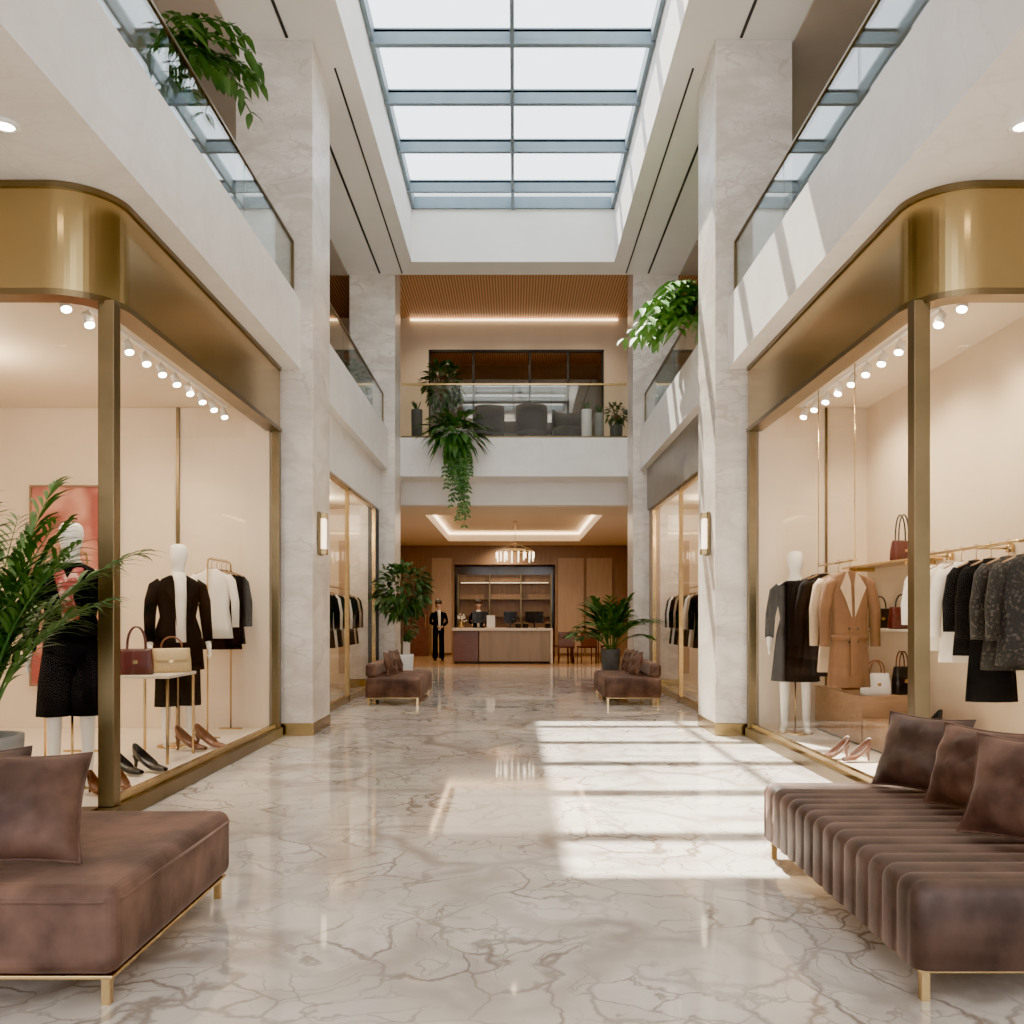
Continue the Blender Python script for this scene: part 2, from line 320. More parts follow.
for sgn,nm,ix in ((-1,'left',1),(1,'right',2)):
    mm=(lambda M:M) if sgn<0 else mirror
    XI=5.5 if sgn<0 else 3.75
    t=E('window_%d'%ix,(0,0,0),label='floor-to-ceiling shop window with brushed brass fascia wrapping a rounded corner',cat='shop window',kind='structure')
    P=path_left()
    O('fascia',mm(sweep(P,[(0,3.27),(0,3.95),(-.12,3.95),(-.12,3.27)],0)),BRASS,t)
    O('fascia_lip',mm(sweep(P,[(.02,3.25),(.02,3.29),(-.13,3.29),(-.13,3.25)],0)),BRASSD,t)
    O('fascia_lip',mm(sweep(P,[(.015,3.91),(.015,3.948),(.0,3.948),(.0,3.91)],0)),BRASSD,t)
    O('plinth',mm(MB().box(-2.6,-2.47,5.6,9.62,0,.10)),BRASSD,t,bevel=.004)
    O('plinth',mm(MB().box(-6.45,-2.6,5.52,5.64,0,.10)),BRASSD,t,bevel=.004)
    O('corner_post',mm(MB().box(-2.6,-2.5,5.62,5.72,.1,3.27)),BRASSD,t,bevel=.004)
    O('end_post',mm(MB().box(-2.57,-2.49,9.54,9.62,.1,3.27)),BRASSD,t,bevel=.004)
    O('bottom_rail',mm(MB().box(-2.56,-2.51,5.72,9.54,.1,.15)),BRASS,t)
    for (a,b) in ((5.73,7.62),(7.63,9.53)):
        O('glass_pane',mm(MB().box(-2.545,-2.533,a,b,.15,3.27)),GLASS,t)
    for (a,b) in ((-4.5,-2.61),(-6.45,-4.51)):
        O('glass_pane',mm(MB().box(a,b,5.60,5.612,.1,3.27)),GLASS,t)
    def mb(x0,x1,*r):
        a,b=sorted((sgn*x0,sgn*x1)); return MB().box(a,b,*r)
    S('floor.%03d'%(10+ix),mb(2.61,XI,5.65,9.55,0,.1),DISP,'pale raised display floor inside the shop window','floor')
    S('ceiling.%03d'%(10+ix),mb(2.63,XI,5.7,9.55,3.5,3.6),CREAM2,'warm cream shop ceiling','ceiling')
    S('wall_%s.%03d'%(nm,10),mb(XI,XI+.1,5.65,9.68,0,3.9),CREAM,'cream inner shop wall','wall')
    S('wall_back.%03d'%(10+ix),mb(2.6,XI,9.56,9.68,0,3.9),CREAM,'cream end wall of the shop','wall')
    S('trim_%d'%(40+ix),mb(3.55 if sgn<0 else 3.3,3.58 if sgn<0 else 3.32,9.53,9.56,.1,3.5),BRASSD,'slim bronze vertical wall trim','trim')
    t=E('window_%d'%(ix+2),(0,0,0),label='slim gold-framed shop window with grey bronze fascia',cat='shop window',kind='structure')
    O('fascia',mb(2.42,2.6,10.62,16.35,3.2,3.95),STEEL if sgn>0 else SLABM,t,bevel=.004)
    fr=MB()
    for y in (10.64,13.4,15.95):
        a,b=sorted((sgn*2.46,sgn*2.52)); fr.box(a,b,y,y+.06,0,3.2)
    a,b=sorted((sgn*2.46,sgn*2.52)); fr.box(a,b,10.64,16.0,3.15,3.2); fr.box(a,b,10.64,16.0,0,.1)
    O('frame',fr,GOLD,t)
    O('glass_pane',mb(2.485,2.495,10.7,15.95,.1,3.15),GLASS,t)
    S('wall_%s.%03d'%(nm,11),mb(2.46,2.6,16.02,16.38,0,3.2),BLACK if sgn<0 else TANP,'dark panel beside the shop window','wall')
    S('wall_%s.%03d'%(nm,12),mb(4.2,4.3,10.62,18,0,3.95),CREAM,'cream inner shop wall','wall')
    S('wall_back.%03d'%(20+ix),mb(3.02,4.2,17.0,17.1,0,3.95),CREAM,'cream end wall of the shop','wall')
    S('ceiling.%03d'%(20+ix),mb(2.62,4.2,10.62,16.99,3.3,3.4),CREAM2,'warm cream shop ceiling','ceiling')
    S('trim_%d'%(50+ix),mb(3.02,3.3,16.94,17.0,.2,2.7),TANP,'tan fitting-room panel in the shop','panel')
    for (y0,y1,n) in ((1.0,9.66,5),(10.66,16.3,3)):
        t=E('glass_railing',(sgn*2.38,y0,4.69),label='frameless glass balustrade with slim bronze handrail on the balcony',cat='railing',group='balcony railings')
        L=(y1-y0)
        for i in range(n):
            O('glass_panel',MB().box(-.007,.007,L*i/n+.01,L*(i+1)/n-.01,.02,.6),RGLASS,t)
        O('handrail',MB().box(-.02,.02,0,L,.6,.625),BRASSD,t,bevel=.004)
        O('base_channel',MB().box(-.025,.025,0,L,0,.035),BRASSD,t)
        O('end_post',MB().box(-.02,.02,L-.03,L,.03,.6),BRASSD,t)
t=E('glass_railing',(-2.17,17.27,4.69),label='frameless glass balustrade with gold handrail on the bridge',cat='railing',group='balcony railings')
for i in range(3):
    O('glass_panel',MB().box(4.34*i/3+.01,4.34*(i+1)/3-.01,-.007,.007,.02,1.02),glassmat('bridge_glass',(.93,.95,.94),.03,.5),t)
O('handrail',MB().box(0,4.34,-.025,.025,1.02,1.05),GOLD,t,bevel=.004)
O('base_channel',MB().box(0,4.34,-.025,.025,0,.04),BRASSD,t)

# sconces
for sgn in (-1,1):
    t=E('wall_sconce',(sgn*2.165,10.0,1.98+.0),label='slim brass wall sconce with glowing diffuser on the column',cat='wall lamp',group='column sconces')
    O('back_plate',MB().box(*sorted((0,-sgn*.03)),-.08,.08,-.02,.46),BRASSD,t,bevel=.004)
    O('diffuser',MB().box(*sorted((-sgn*.03,-sgn*.075)),-.045,.045,.05,.39),SCON,t,bevel=.01)
    for z in (-.01,.39): O('cap',MB().box(*sorted((-sgn*.03,-sgn*.09)),-.06,.06,z,z+.06),BRASS,t,bevel=.003)

def lightobj(kind,name,loc,energy,color,**k):
    l=bpy.data.lights.new(name,kind); l.energy=energy; l.color=color
    for a,b in k.items():
        if a not in('d',): setattr(l,a,b)
    o=bpy.data.objects.new(name,l); COL.objects.link(o); o.location=loc
    if 'd' in k: o.rotation_euler=Vector(k['d']).to_track_quat('-Z','Y').to_euler()
    return o
WARM=(1,.83,.60)
for sgn in (-1,1):
    t=E('track_light',(sgn*3.02,5.95,3.47),label='ceiling track with a row of small white spotlights',cat='track light',group='shop track lights')
    O('rail',MB().box(-.018,.018,0,3.5,0,.03),WHITE,t)
    for i in range(11):
        y=.1+i*.33
        h=MB(); h.tube([(0,y,0),(0,y,-.035)],.008); h.tube([(sgn*.02,y+.0,-.03),(-sgn*.0,y,-.06),(-sgn*.02,y-.02,-.12)],[.03,.036,.036],12)
        O('lamp_head',h,WHITE,t)
        O('lamp_lens',MB().tube([(-sgn*.02,y-.02,-.12),(-sgn*.022,y-.022,-.126)],.033,12),LAMP,t)
    for y in (6.4,7.5,8.6):
        lightobj('SPOT','track_spot',(sgn*2.98,y,3.3),62,WARM,spot_size=2.1,spot_blend=.8,shadow_soft_size=.05,d=(sgn*.5,.1,-1))
    for y in (6.3,8.2):
        lightobj('SPOT','window_spot',(sgn*2.70,y,3.44),62,WARM,spot_size=2.3,spot_blend=.8,shadow_soft_size=.04,d=(sgn*.35,.15,-1))  # added warm fill for the display, kept out of view behind the fascia
    lightobj('POINT','shop_lamp',(sgn*(3.3),12.5,3.0),50,WARM,shadow_soft_size=.12)
    lightobj('POINT','shop_lamp',(sgn*(3.3),15.3,3.0),42,WARM,shadow_soft_size=.12)
    if sgn<0: lightobj('POINT','shop_lamp',(-4.6,7.4,3.2),50,WARM,shadow_soft_size=.15)
    for (x,y) in ((2.75,4.86),(3.9,4.86),(5.1,4.86),(2.9,2.4),(4.4,2.4)):
        o=E('downlight',(sgn*x,y,3.935),label='round recessed ceiling downlight',cat='ceiling light',group='soffit downlights')
        O('trim_ring',MB().lathe([(.075,.015),(.075,0),(.05,0),(.05,.015)],cap=False),WHITE,o)
        O('lens',MB().lathe([(.049,.004),(.049,.014)],n=16),LAMP,o)
    lightobj('SPOT','downlight_lamp',(sgn*2.75,4.86,3.9),70,WARM,spot_size=2.0,spot_blend=.8,shadow_soft_size=.05,d=(0,0,-1))
    lightobj('SPOT','downlight_lamp',(sgn*4.2,4.0,3.9),90,WARM,spot_size=2.4,spot_blend=.8,shadow_soft_size=.05,d=(0,0,-1))

# ------------------------------------------------------------------ sofas
def cushion(name,loc,rot,w,h,t,mat,label,group=None):
    n=18; vs=[]; fs=[]
    for side in (1,-1):
        for i in range(n+1):
            for j in range(n+1):
                u=-1+2*i/n; v=-1+2*j/n
                k=max(0,(1-abs(u)**2.4)*(1-abs(v)**2.4))**.55
                x=u*w/2*(.90+.10*v*v)
                z=v*h/2*(.90+.10*u*u)
                y=side*t/2*k+ .03*noise.noise(Vector((u*2.2,v*2.2,side+loc[1]*3)))*k+.014*noise.noise(Vector((u*5,v*5,side+loc[0]*3)))*k
                vs.append((x,y,z+h/2))
    N=(n+1)**2
    for s_ in (0,1):
        for i in range(n):
            for j in range(n):
                a=s_*N+i*(n+1)+j; q=(a,a+n+1,a+n+2,a+1)
                fs.append(q if s_ else q[::-1])
    M=MB().add(vs,fs)
    o=O(name,M,mat,loc=loc,label=label,cat='cushion',group=group)
    o.rotation_euler=rot
    pts=[]
    for k in range(65):
        a=2*pi*k/64; c_,s_=math.cos(a),math.sin(a)
        m=max(abs(c_),abs(s_)); u=c_/m; v=s_/m
        pts.append((u*w/2*(.90+.10*v*v),0,v*h/2*(.90+.10*u*u)+h/2))
    O('piping',MB().tube(pts,.006,6,cap=False),mat,o)
    return o
def legs(t,W,L,h,mat,ins=.07):
    for x in (ins,W-ins):
        for y in (ins,L-ins): O('leg',MB().box(x-.014,x+.014,y-.014,y+.014,0,h),mat,t)
t=E('sofa',(-2.40,2.96,0),label='smooth brown velvet daybed on a slim gold base',cat='sofa')
W,L=1.09,1.22
legs(t,W,L,.10,GOLD,.05)
O('base_frame',MB().box(.02,W-.02,.02,L-.02,.09,.105),GOLD,t,bevel=.004)
O('seat',MB().box(0,W,0,L,.105,.40),VELVET,t,bevel=.05,bseg=5)
sm=MB()
for z in (.355,):
    sm.tube([(0.03,-.002,z),(W-.045,-.002,z),(W+.0,.045,z),(W+.002,L-.05,z)],.006,6)
O('seam_piping',sm,VELVET,t)
cushion('throw_cushion',(-1.765,3.16,.42),(-.50,.06,.36),.44,.42,.22,VELVET,'square brown velvet cushion leaning on the daybed','sofa cushions')
cushion('throw_cushion',(-2.08,3.44,.42),(-.45,0,.5),.42,.38,.18,VELVD,'square dark brown velvet cushion standing on the daybed','sofa cushions')

def channel_sofa(loc,W,L,H,mat,label,rw=.12,side=-1,back=False):
    t=E('sofa',loc,label=label,cat='sofa')
    legs(t,W,L,.11,GOLD,.05)
    O('base_frame',MB().box(.02,W-.02,.02,L-.02,.10,.115),GOLD,t,bevel=.004)
    rings=[]; q=8
    def prof(ins,top):
        r=.055; x0=ins; x1=W-ins; z0=.115; z1=top; out=[]
        out+= [(x0,z0)]
        for i in range(5):
            a=pi-(pi/2)*i/4; out.append((x0+r+r*math.cos(a),z1-r+r*math.sin(a)))
        for i in range(5):
            a=pi/2-(pi/2)*i/4; out.append((x1-r+r*math.cos(a),z1-r+r*math.sin(a)))
        out.append((x1,z0)); return out
    for i in range(6):
        a=(pi/2)*i/5; ins=.05*(1-math.sin(a)); y=.05*(1-math.cos(a)); rings.append((y,ins,H-ins))
    n=int((L-.1)/rw)
    for k in range(n):
        for j in range(1,q+1):
            f=j/q; yy=.05+(L-.1)*(k+f)/n; ins=.014*(1-math.sin(pi*f)**.4) if 0<f<1 else .014
            rings.append((yy,ins,H-ins))
    for i in range(1,6):
        a=(pi/2)*i/5; ins=.05*(1-math.cos(a)); y=L-.05+.05*math.sin(a); rings.append((y,ins,H-ins))
    Rr=[[(x,y,z) for x,z in prof(ins,tp)][::-1] for y,ins,tp in rings]
    O('seat',MB().rings(Rr),mat,t)
    if back:
        O('backrest',MB().box(W-.16 if side<0 else 0,W if side<0 else .16,.03,L-.03,H,H+.2),mat,t,bevel=.05,bseg=4)
    return t
channel_sofa((1.335,2.99,0),1.0,1.86,.405,VELVD,'channel-tufted dark brown velvet bench on a gold base')
for i,(x,y,rz,w,h,m) in enumerate(((2.00,4.52,-1.05,.48,.40,VELVD),(2.04,4.02,-1.15,.52,.40,VELVET),(1.98,3.46,-.95,.56,.42,VELVET))):
    cushion('throw_cushion',(x,y,.415),(-.38,0,rz),w,h,.24,m,'square brown velvet cushion standing on the tufted bench','sofa cushions')
channel_sofa((1.30,12.9,0),.82,1.8,.40,VELVET,'channel-tufted mauve-brown velvet bench in the aisle beside the fern',.1,back=True)
channel_sofa((-2.14,12.9,0),.80,1.8,.40,VELVET,'mauve-brown velvet bench in the aisle beside a white planter',.1,side=1,back=True)
for x,y,rz in ((1.76,13.35,-1.4),(1.76,13.85,-1.45),(1.76,14.33,-1.4)):
    cushion('throw_cushion',(x,y,.41),(-.25,0,rz),.45,.36,.13,VELVET,'mauve velvet cushion on the tufted bench','sofa cushions')
for x,y,rz in ((-1.78,13.3,1.4),(-1.78,13.9,1.4)):
    cushion('throw_cushion',(x,y,.41),(-.25,0,rz),.45,.36,.13,VELVET,'mauve velvet cushion on the aisle bench','sofa cushions')

# ------------------------------------------------------------------ plants
def pot(t,r,h,mat,taper=.8):
    O('pot',MB().lathe([(r*taper,0),(r,h*.96),(r,h),(r*.88,h),(r*.86,h*.9),(.01,h*.9)],n=28),mat,t)
    O('soil',MB().lathe([(r*.85,h*.9),(r*.85,h*.92),(.01,h*.935)],n=20),SOIL,t)
def palm(loc,r,h,n,L,mat,potmat,label,seed=1,wide=.5,rise=1.0,lw=.022,nl=22,ll0=.30,droop=.28):
    q=random.Random(seed)
    t=E('potted_palm',loc,label=label,cat='potted plant'); pot(t,r,h,potmat)
    fol=MB(); st=MB()
    for i in range(n):
        a=2*pi*i/n+q.uniform(-.3,.3); k=q.uniform(.1,1.0); LL=L*q.uniform(.7,1.05)
        el=pi/2-k*1.05*wide*2; base=Vector((math.cos(a)*.05,math.sin(a)*.05,h*.93))
        pts=[]; p=base.copy(); e=min(el+.35,1.52); m=14
        for j in range(m+1):
            pts.append(p.copy()); d=Vector((math.cos(a)*math.cos(e),math.sin(a)*math.cos(e),math.sin(e)))
            p=p+d*LL/m; e-=(1.25*k+.35)/m*rise
        st.tube(pts,[.009*(1-.75*j/m) for j in range(m+1)],5)
        for j in range(nl):
            f=.30+.70*j/nl; x=f*m; i0=min(int(x),m-1); fr=x-i0
            c_=pts[i0].lerp(pts[i0+1],fr); d=(pts[i0+1]-pts[i0]).normalized()
            sd=d.cross(Vector((0,0,1))).normalized()
            ll=LL*ll0*math.sin(pi*(.18+.72*(f-.3)/.7))*q.uniform(.85,1.15)
            for s_ in (1,-1):
                dd=(d*q.uniform(.7,1.1)+sd*s_*.8+Vector((q.uniform(-.15,.15),q.uniform(-.15,.15),.12+q.uniform(-.2,.2)))).normalized()
                fol.leaf(c_,dd,(0,0,1),ll,lw,droop,seg=3)
    O('stems',st,mat,t); O('foliage',fol,mat,t)
    return t
palm((-2.93,4.92,0),.225,.64,28,1.55,LEAF,GREYC,'tall areca palm with arching fronds in a grey round planter',3,wide=.29,lw=.027,nl=22,rise=.85,ll0=.30,droop=.4)
palm((1.66,15.45,0),.17,.72,28,1.05,LEAF,DARKC,'bushy palm in a dark pot behind the aisle bench',8,wide=.42,lw=.06,nl=14,ll0=.36)
def tree(name,loc,r,h,trunk,cr,nleaf,ls,mat,potmat,label,seed,cz=1.0,spread=None):
    q=random.Random(seed); t=E(name,loc,label=label,cat='potted plant'); pot(t,r,h,potmat,.9)
    st=MB(); z=h*.92
    st.tube([(0,0,z),(.02,0,z+trunk*.5),(-.01,.01,z+trunk)],[.022,.018,.015],7)
    fol=MB(); C=Vector((0,0,z+trunk+cr*cz*.7))
    for i in range(16):
        d=Vector((q.gauss(0,1),q.gauss(0,1),q.gauss(.3,1))).normalized()
        e=C+Vector((d.x*cr*.8,d.y*cr*.8,d.z*cr*cz*.8))
        st.tube([(0,0,z+trunk*q.uniform(.7,1)),((C+e)/2-Vector((0,0,.05))),e],[.012,.008,.004],5)
    for i in range(nleaf):
        d=Vector((q.gauss(0,1),q.gauss(0,1),q.gauss(0,1))).normalized(); rr=q.uniform(.45,1)**.6
        p=C+Vector((d.x*cr*rr,d.y*cr*rr,d.z*cr*cz*rr))
        dd=(d+Vector((q.uniform(-.6,.6),q.uniform(-.6,.6),q.uniform(-.7,.3)))).normalized()
        fol.leaf(p,dd,(q.uniform(-.5,.5),q.uniform(-.5,.5),1),ls*q.uniform(.7,1.2),ls*.5,.3,seg=2)
    O('stems',st,BARK,t); O('foliage',fol,mat,t); return t
tree('potted_tree',(-1.95,15.6,0),.21,.62,.85,.46,480,.17,LEAFD,WHITEC,'small ficus tree in a tall white planter by the bench',4,1.0)
tree('potted_plant',(-2.35,18.9,0),.17,.75,.12,.26,160,.16,LEAFD,WHITEC,'small leafy plant in a white planter by the lobby entrance',5,1.0)
tree('potted_plant',(-1.42,17.95,4.69),.17,.5,.45,.36,300,.18,LEAFD,DARKC,'dark leafy shrub in a charcoal pot behind the bridge railing',6,1.2)
tree('potted_plant',(2.02,17.8,4.69),.13,.35,.12,.2,120,.12,LEAFD,DARKC,'small dark shrub behind the bridge railing',7,1.0)
def spill(name,loc,dirx,n,L,mat,label,seed,ls=.2,ht=.5):
    q=random.Random(seed); t=E(name,loc,label=label,cat='plant'); st=MB(); fol=MB()
    O('planter',MB().box(-.14,.14,-.3,.3,0,ht),DARKC,t,bevel=.01)
    for i in range(n):
        y=q.uniform(-.25,.25); a=q.uniform(-.9,.9); e=q.uniform(.8,1.45); p=Vector((q.uniform(-.08,.08),y,ht)); pts=[]
        LL=L*q.uniform(.6,1.1)
        for j in range(9):
            pts.append(p.copy()); d=Vector((dirx*math.cos(a)*math.cos(e),math.sin(a)*math.cos(e),math.sin(e))); p=p+d*LL/8; e-=q.uniform(.18,.34)
        st.tube(pts,.006,5)
        for j in range(2,9):
            for s_ in (1,-1):
                d=(pts[j]-pts[j-1]).normalized(); sd=d.cross(Vector((0,0,1))).normalized()
                fol.leaf(pts[j],d*.6+sd*s_,(0,0,1),ls*q.uniform(.7,1.2),ls*.42,.4,seg=3)
    O('stems',st,mat,t); O('foliage',fol,mat,t); return t
spill('balcony_plant',(-2.80,7.0,4.69),1,18,.92,LEAF,'arching leafy plant spilling over the balcony glass',21,.15,.8)
spill('balcony_plant',(2.68,12.1,4.69),-1,34,1.3,LEAFB,'bright green plant spilling over the balcony glass',22,.22,.45)
q=random.Random(31)
t=E('hanging_plant',(-1.12,17.05,4.69),label='lush green plant trailing a long vine down the bridge face',cat='hanging plant')
O('planter',MB().box(-.35,.35,-.12,.12,-.05,.12),WHITEC,t,bevel=.01)
fol=MB(); vin=MB(); st=MB()
for i in range(200):
    d=Vector((q.gauss(0,1),-abs(q.gauss(0,.8)),q.gauss(.05,.8))).normalized(); r=q.uniform(.1,.46)
    p=Vector((d.x*r*1.15,d.y*r*.7-.12,d.z*r*.9+.06)); fol.leaf(p,d,(0,0,1),q.uniform(.2,.34),.12,.5,seg=3)
for i in range(20):
    x=q.uniform(-.22,.28); LL=q.uniform(.5,1.0)*1.8*(1-abs(x-.08)*1.6); p=Vector((x,-.15-q.uniform(0,.12),-.0)); pts=[]
    for j in range(14): pts.append(p.copy()); p=p+Vector((q.uniform(-.04,.04)+(.08-x)*.02,q.uniform(-.01,.01),-LL/13))
    vin.tube(pts,.004,4)
    for j in range(1,14):
        for s_ in (1,-1): fol.leaf(pts[j],(s_+q.uniform(-.3,.3),-.5+q.uniform(-.3,.3),-.5),(0,-1,.3),q.uniform(.06,.11),.05,.3,seg=2)
O('vine_stems',vin,LEAFD,t); O('foliage',fol,LEAF,t)

# ------------------------------------------------------------------ figures
def skin_body(name,parent,J,B,mat,root=0,sub=2,**k):
    me=bpy.data.meshes.new(name); bm=bmesh.new(); ly=bm.verts.layers.skin.verify()
    vs=[bm.verts.new(p[:3]) for p in J]
    for a,b in B: bm.edges.new((vs[a],vs[b]))
    for v,p in zip(vs,J): v[ly].radius=(p[3],p[4] if len(p)>4 else p[3])
    vs[root][ly].use_root=True
    bm.to_mesh(me); bm.free(); me.materials.append(mat)
    o=bpy.data.objects.new(name,me); COL.objects.link(o); o.parent=parent
    m=o.modifiers.new('skin','SKIN'); m.use_smooth_shade=True; m.branch_smoothing=.3
    s_=o.modifiers.new('sub','SUBSURF'); s_.levels=sub; s_.render_levels=sub
    tag(o,**k); return o
def figure(t,mat,arms=((.25,.0,1.13,.27,-.06,.90),(-.25,.0,1.13,-.27,-.06,.90)),face=False,legd=.1):
    J=[(0,0,.95,.115),(0,0,1.08,.095),(0,0,1.24,.115),(0,0,1.38,.10),(0,0,1.47,.05),(0,-.005,1.54,.048),(0,-.015,1.60,.078),(0,-.01,1.68,.09),(0,0,1.75,.066)]
    B=[(0,1),(1,2),(2,3),(3,4),(4,5),(5,6),(6,7),(7,8)]
    if face:
        J.append((0,-.10,1.635,.012)); B.append((6,len(J)-1))
    for s_,arm in zip((1,-1),arms):
        ex,ey,ez,wx,wy,wz=arm
        i=len(J)
        J+= [(s_*.10,0,1.40,.06),(s_*.175,0,1.395,.052),(ex,ey,ez,.038),(wx,wy,wz,.025)]
        w=Vector((wx,wy,wz)); d=(w-Vector((ex,ey,ez))).normalized(); pl=w+d*.06; J.append((*pl,.030))
        B+= [(3,i),(i,i+1),(i+1,i+2),(i+2,i+3),(i+3,i+4)]
        sd=Vector((0,1,0)); 
        for f,(o_,ln) in enumerate(((-.03,.065),(-.01,.075),(.01,.07),(.028,.055))):
            a=pl+sd*o_+d*.02; b=a+d*ln*.55; c_=b+d*ln*.4+Vector((-s_*.012,0,0)); k=len(J)
            J+=[(*a,.010),(*b,.009),(*c_,.008)]; B+=[(i+4,k),(k,k+1),(k+1,k+2)]
        a=w+d*.03-sd*.03; b=a-sd*.022+d*.025; k=len(J); J+=[(*a,.011),(*b,.009),(*(b+d*.025),.008)]; B+=[(i+4,k),(k,k+1),(k+1,k+2)]
    for s_ in (1,-1):
        i=len(J); J+=[(s_*.09,0,.86,.082),(s_*legd,-.01,.48,.053),(s_*legd,.01,.09,.034),(s_*(legd+.01),-.05,.04,.034),(s_*(legd+.02),-.14,.028,.026)]
        B+=[(0,i),(i,i+1),(i+1,i+2),(i+2,i+3),(i+3,i+4)]
    return skin_body('body',t,J,B,mat)
def jacket(t,mat,arms,z1=.95,flare=.02,name='jacket',shirt=None,r=1.0):
    M=MB(); M.loft([(0,.0,1.475,.07,.062),(0,0,1.45,.12,.085),(0,0,1.41,.185,.105),(0,0,1.30,.185,.13),(0,0,1.12,.15,.12),(0,0,.98,.165+flare,.135),(0,0,z1,.175+flare*1.6,.145+flare*.6)],28,.04,8)
    for s_,arm in zip((1,-1),arms):
        ex,ey,ez,wx,wy,wz=arm
        M.tube([(s_*.14,0,1.40),(s_*.185,0,1.37),((s_*.2+ex)/2+s_*.005,ey/2,(1.37+ez)/2),(ex,ey,ez),(wx,wy,wz)],[.055,.06,.055,.05,.042],12)
    O(name,M,mat,t)
    if shirt:
        O('shirt',MB().loft([(0,-.02,1.50,.055,.055),(0,-.045,1.44,.06,.09),(0,-.065,1.30,.06,.10),(0,-.06,1.10,.055,.095),(0,-.075,.9,.055,.10)],16),shirt,t)
        for s_ in (1,-1):
            vs=[(s_*.06,-.075,1.47),(s_*.125,-.12,1.34),(s_*.08,-.165,1.27),(s_*.04,-.165,1.04),(s_*.055,-.16,1.25)]
            O('lapel',MB().add(vs,[(0,1,2,4) ,(4,2,3)],False),mat,t,solid=.008)
def trousers(t,mat,z1,w=.09,legd=.1,name='trousers'):
    M=MB(); M.loft([(0,0,1.03,.145,.115),(0,0,.93,.17,.135),(0,0,.82,.175,.13)],24)
    for s_ in (1,-1):
        M.loft([(s_*.085,0,.88,.088,.11),(s_*legd*.95,0,.70,w,w*1.1),(s_*legd,0,z1,w*1.05,w*1.1)],20,.06,6)
    O(name,M,mat,t)
A0=((.23,.0,1.13,.24,-.06,.90),(-.23,.0,1.13,-.24,-.06,.90))
def mannequin(loc,rot,label):
    t=E('mannequin',loc,rot,label=label,cat='mannequin'); t.scale=(1.06,)*3
    figure(t,MANN,A0); O('stand',MB().lathe([(.17,0),(.17,.01),(.02,.014)],n=28).tube([(0,.06,.01),(0,.06,.5)],.008),GOLD,t)
    return t
m1=mannequin((-3.10,6.30,.1),.35,'cream faceless mannequin in black jacket, red scarf and black culottes')
jacket(m1,FBLACK,A0,1.0,.02); trousers(m1,FNAVY,.47,.10,name='culottes')
sc_=MB(); sc_.tube([(.07,.02,1.46),(.05,-.10,1.42),(-.01,-.145,1.30),(.0,-.165,1.12)],[.03,.035,.038,.04],10,flat=.5); sc_.tube([(-.07,.02,1.46),(-.06,-.10,1.41),(-.02,-.15,1.28),(.03,-.165,1.1)],[.03,.035,.038,.04],10,flat=.5)
O('scarf',sc_,FRED,m1)
m2=mannequin((-3.08,8.25,.1),.55,'cream faceless mannequin in long black coat over ivory top')
jacket(m2,FBLACK,A0,.66,.03,'coat',FWHITE); trousers(m2,FBLACK,.35,.09)
m3=mannequin((2.86,9.15,.1),-.3,'cream faceless mannequin in a plain black dress')
O('dress',MB().loft([(0,0,1.46,.085,.07),(0,0,1.41,.18,.105),(0,0,1.30,.175,.13),(0,0,1.10,.14,.115),(0,0,.95,.175,.14),(0,0,.5,.22,.18)],28,.06,8),FBLACK,m3)
for s_ in (1,-1): O('sleeve',MB().tube([(s_*.14,0,1.4),(s_*.185,0,1.36),(s_*.23,0,1.13),(s_*.24,-.06,.92)],[.05,.055,.048,.042],12),FBLACK,m3)
def person(loc,rot,label,top,arms,pants=True):
    t=E('person',loc,rot,label=label,cat='person'); t.scale=(.96,)*3
    figure(t,SKIN,arms,face=True)
    jacket(t,top,arms,.92,.0,shirt=FWHITE)
    trousers(t,FBLACK,.07,.075)
    for s_ in (1,-1):
        O('shoe',MB().ell((s_*.11,-.05,.04),(.05,.14,.04)),LBLK,t)
        O('eye',MB().ell((s_*.032,-.098,1.67),(.012,.006,.007)),HAIR,t)
        O('ear',MB().ell((s_*.095,.01,1.65),(.01,.02,.03)),SKIN,t)
    O('hair',MB().ell((0,.025,1.72),(.105,.115,.115),16,10).ell((0,.07,1.64),(.085,.06,.09)),HAIR,t)
    O('mouth',MB().ell((0,-.092,1.58),(.022,.006,.006)),FRED,t)
person((-2.15,25.6,0),.3,'person in black suit and white shirt standing with hands together',FBLACK,((.24,-.04,1.13,.08,-.2,1.02),(-.24,-.04,1.13,-.08,-.2,1.02)))
person((-1.0,25.35,0),0,'person in black uniform standing behind the reception desk',FBLACK,((.24,-.05,1.15,.18,-.27,1.08),(-.24,-.05,1.15,-.18,-.27,1.08)))

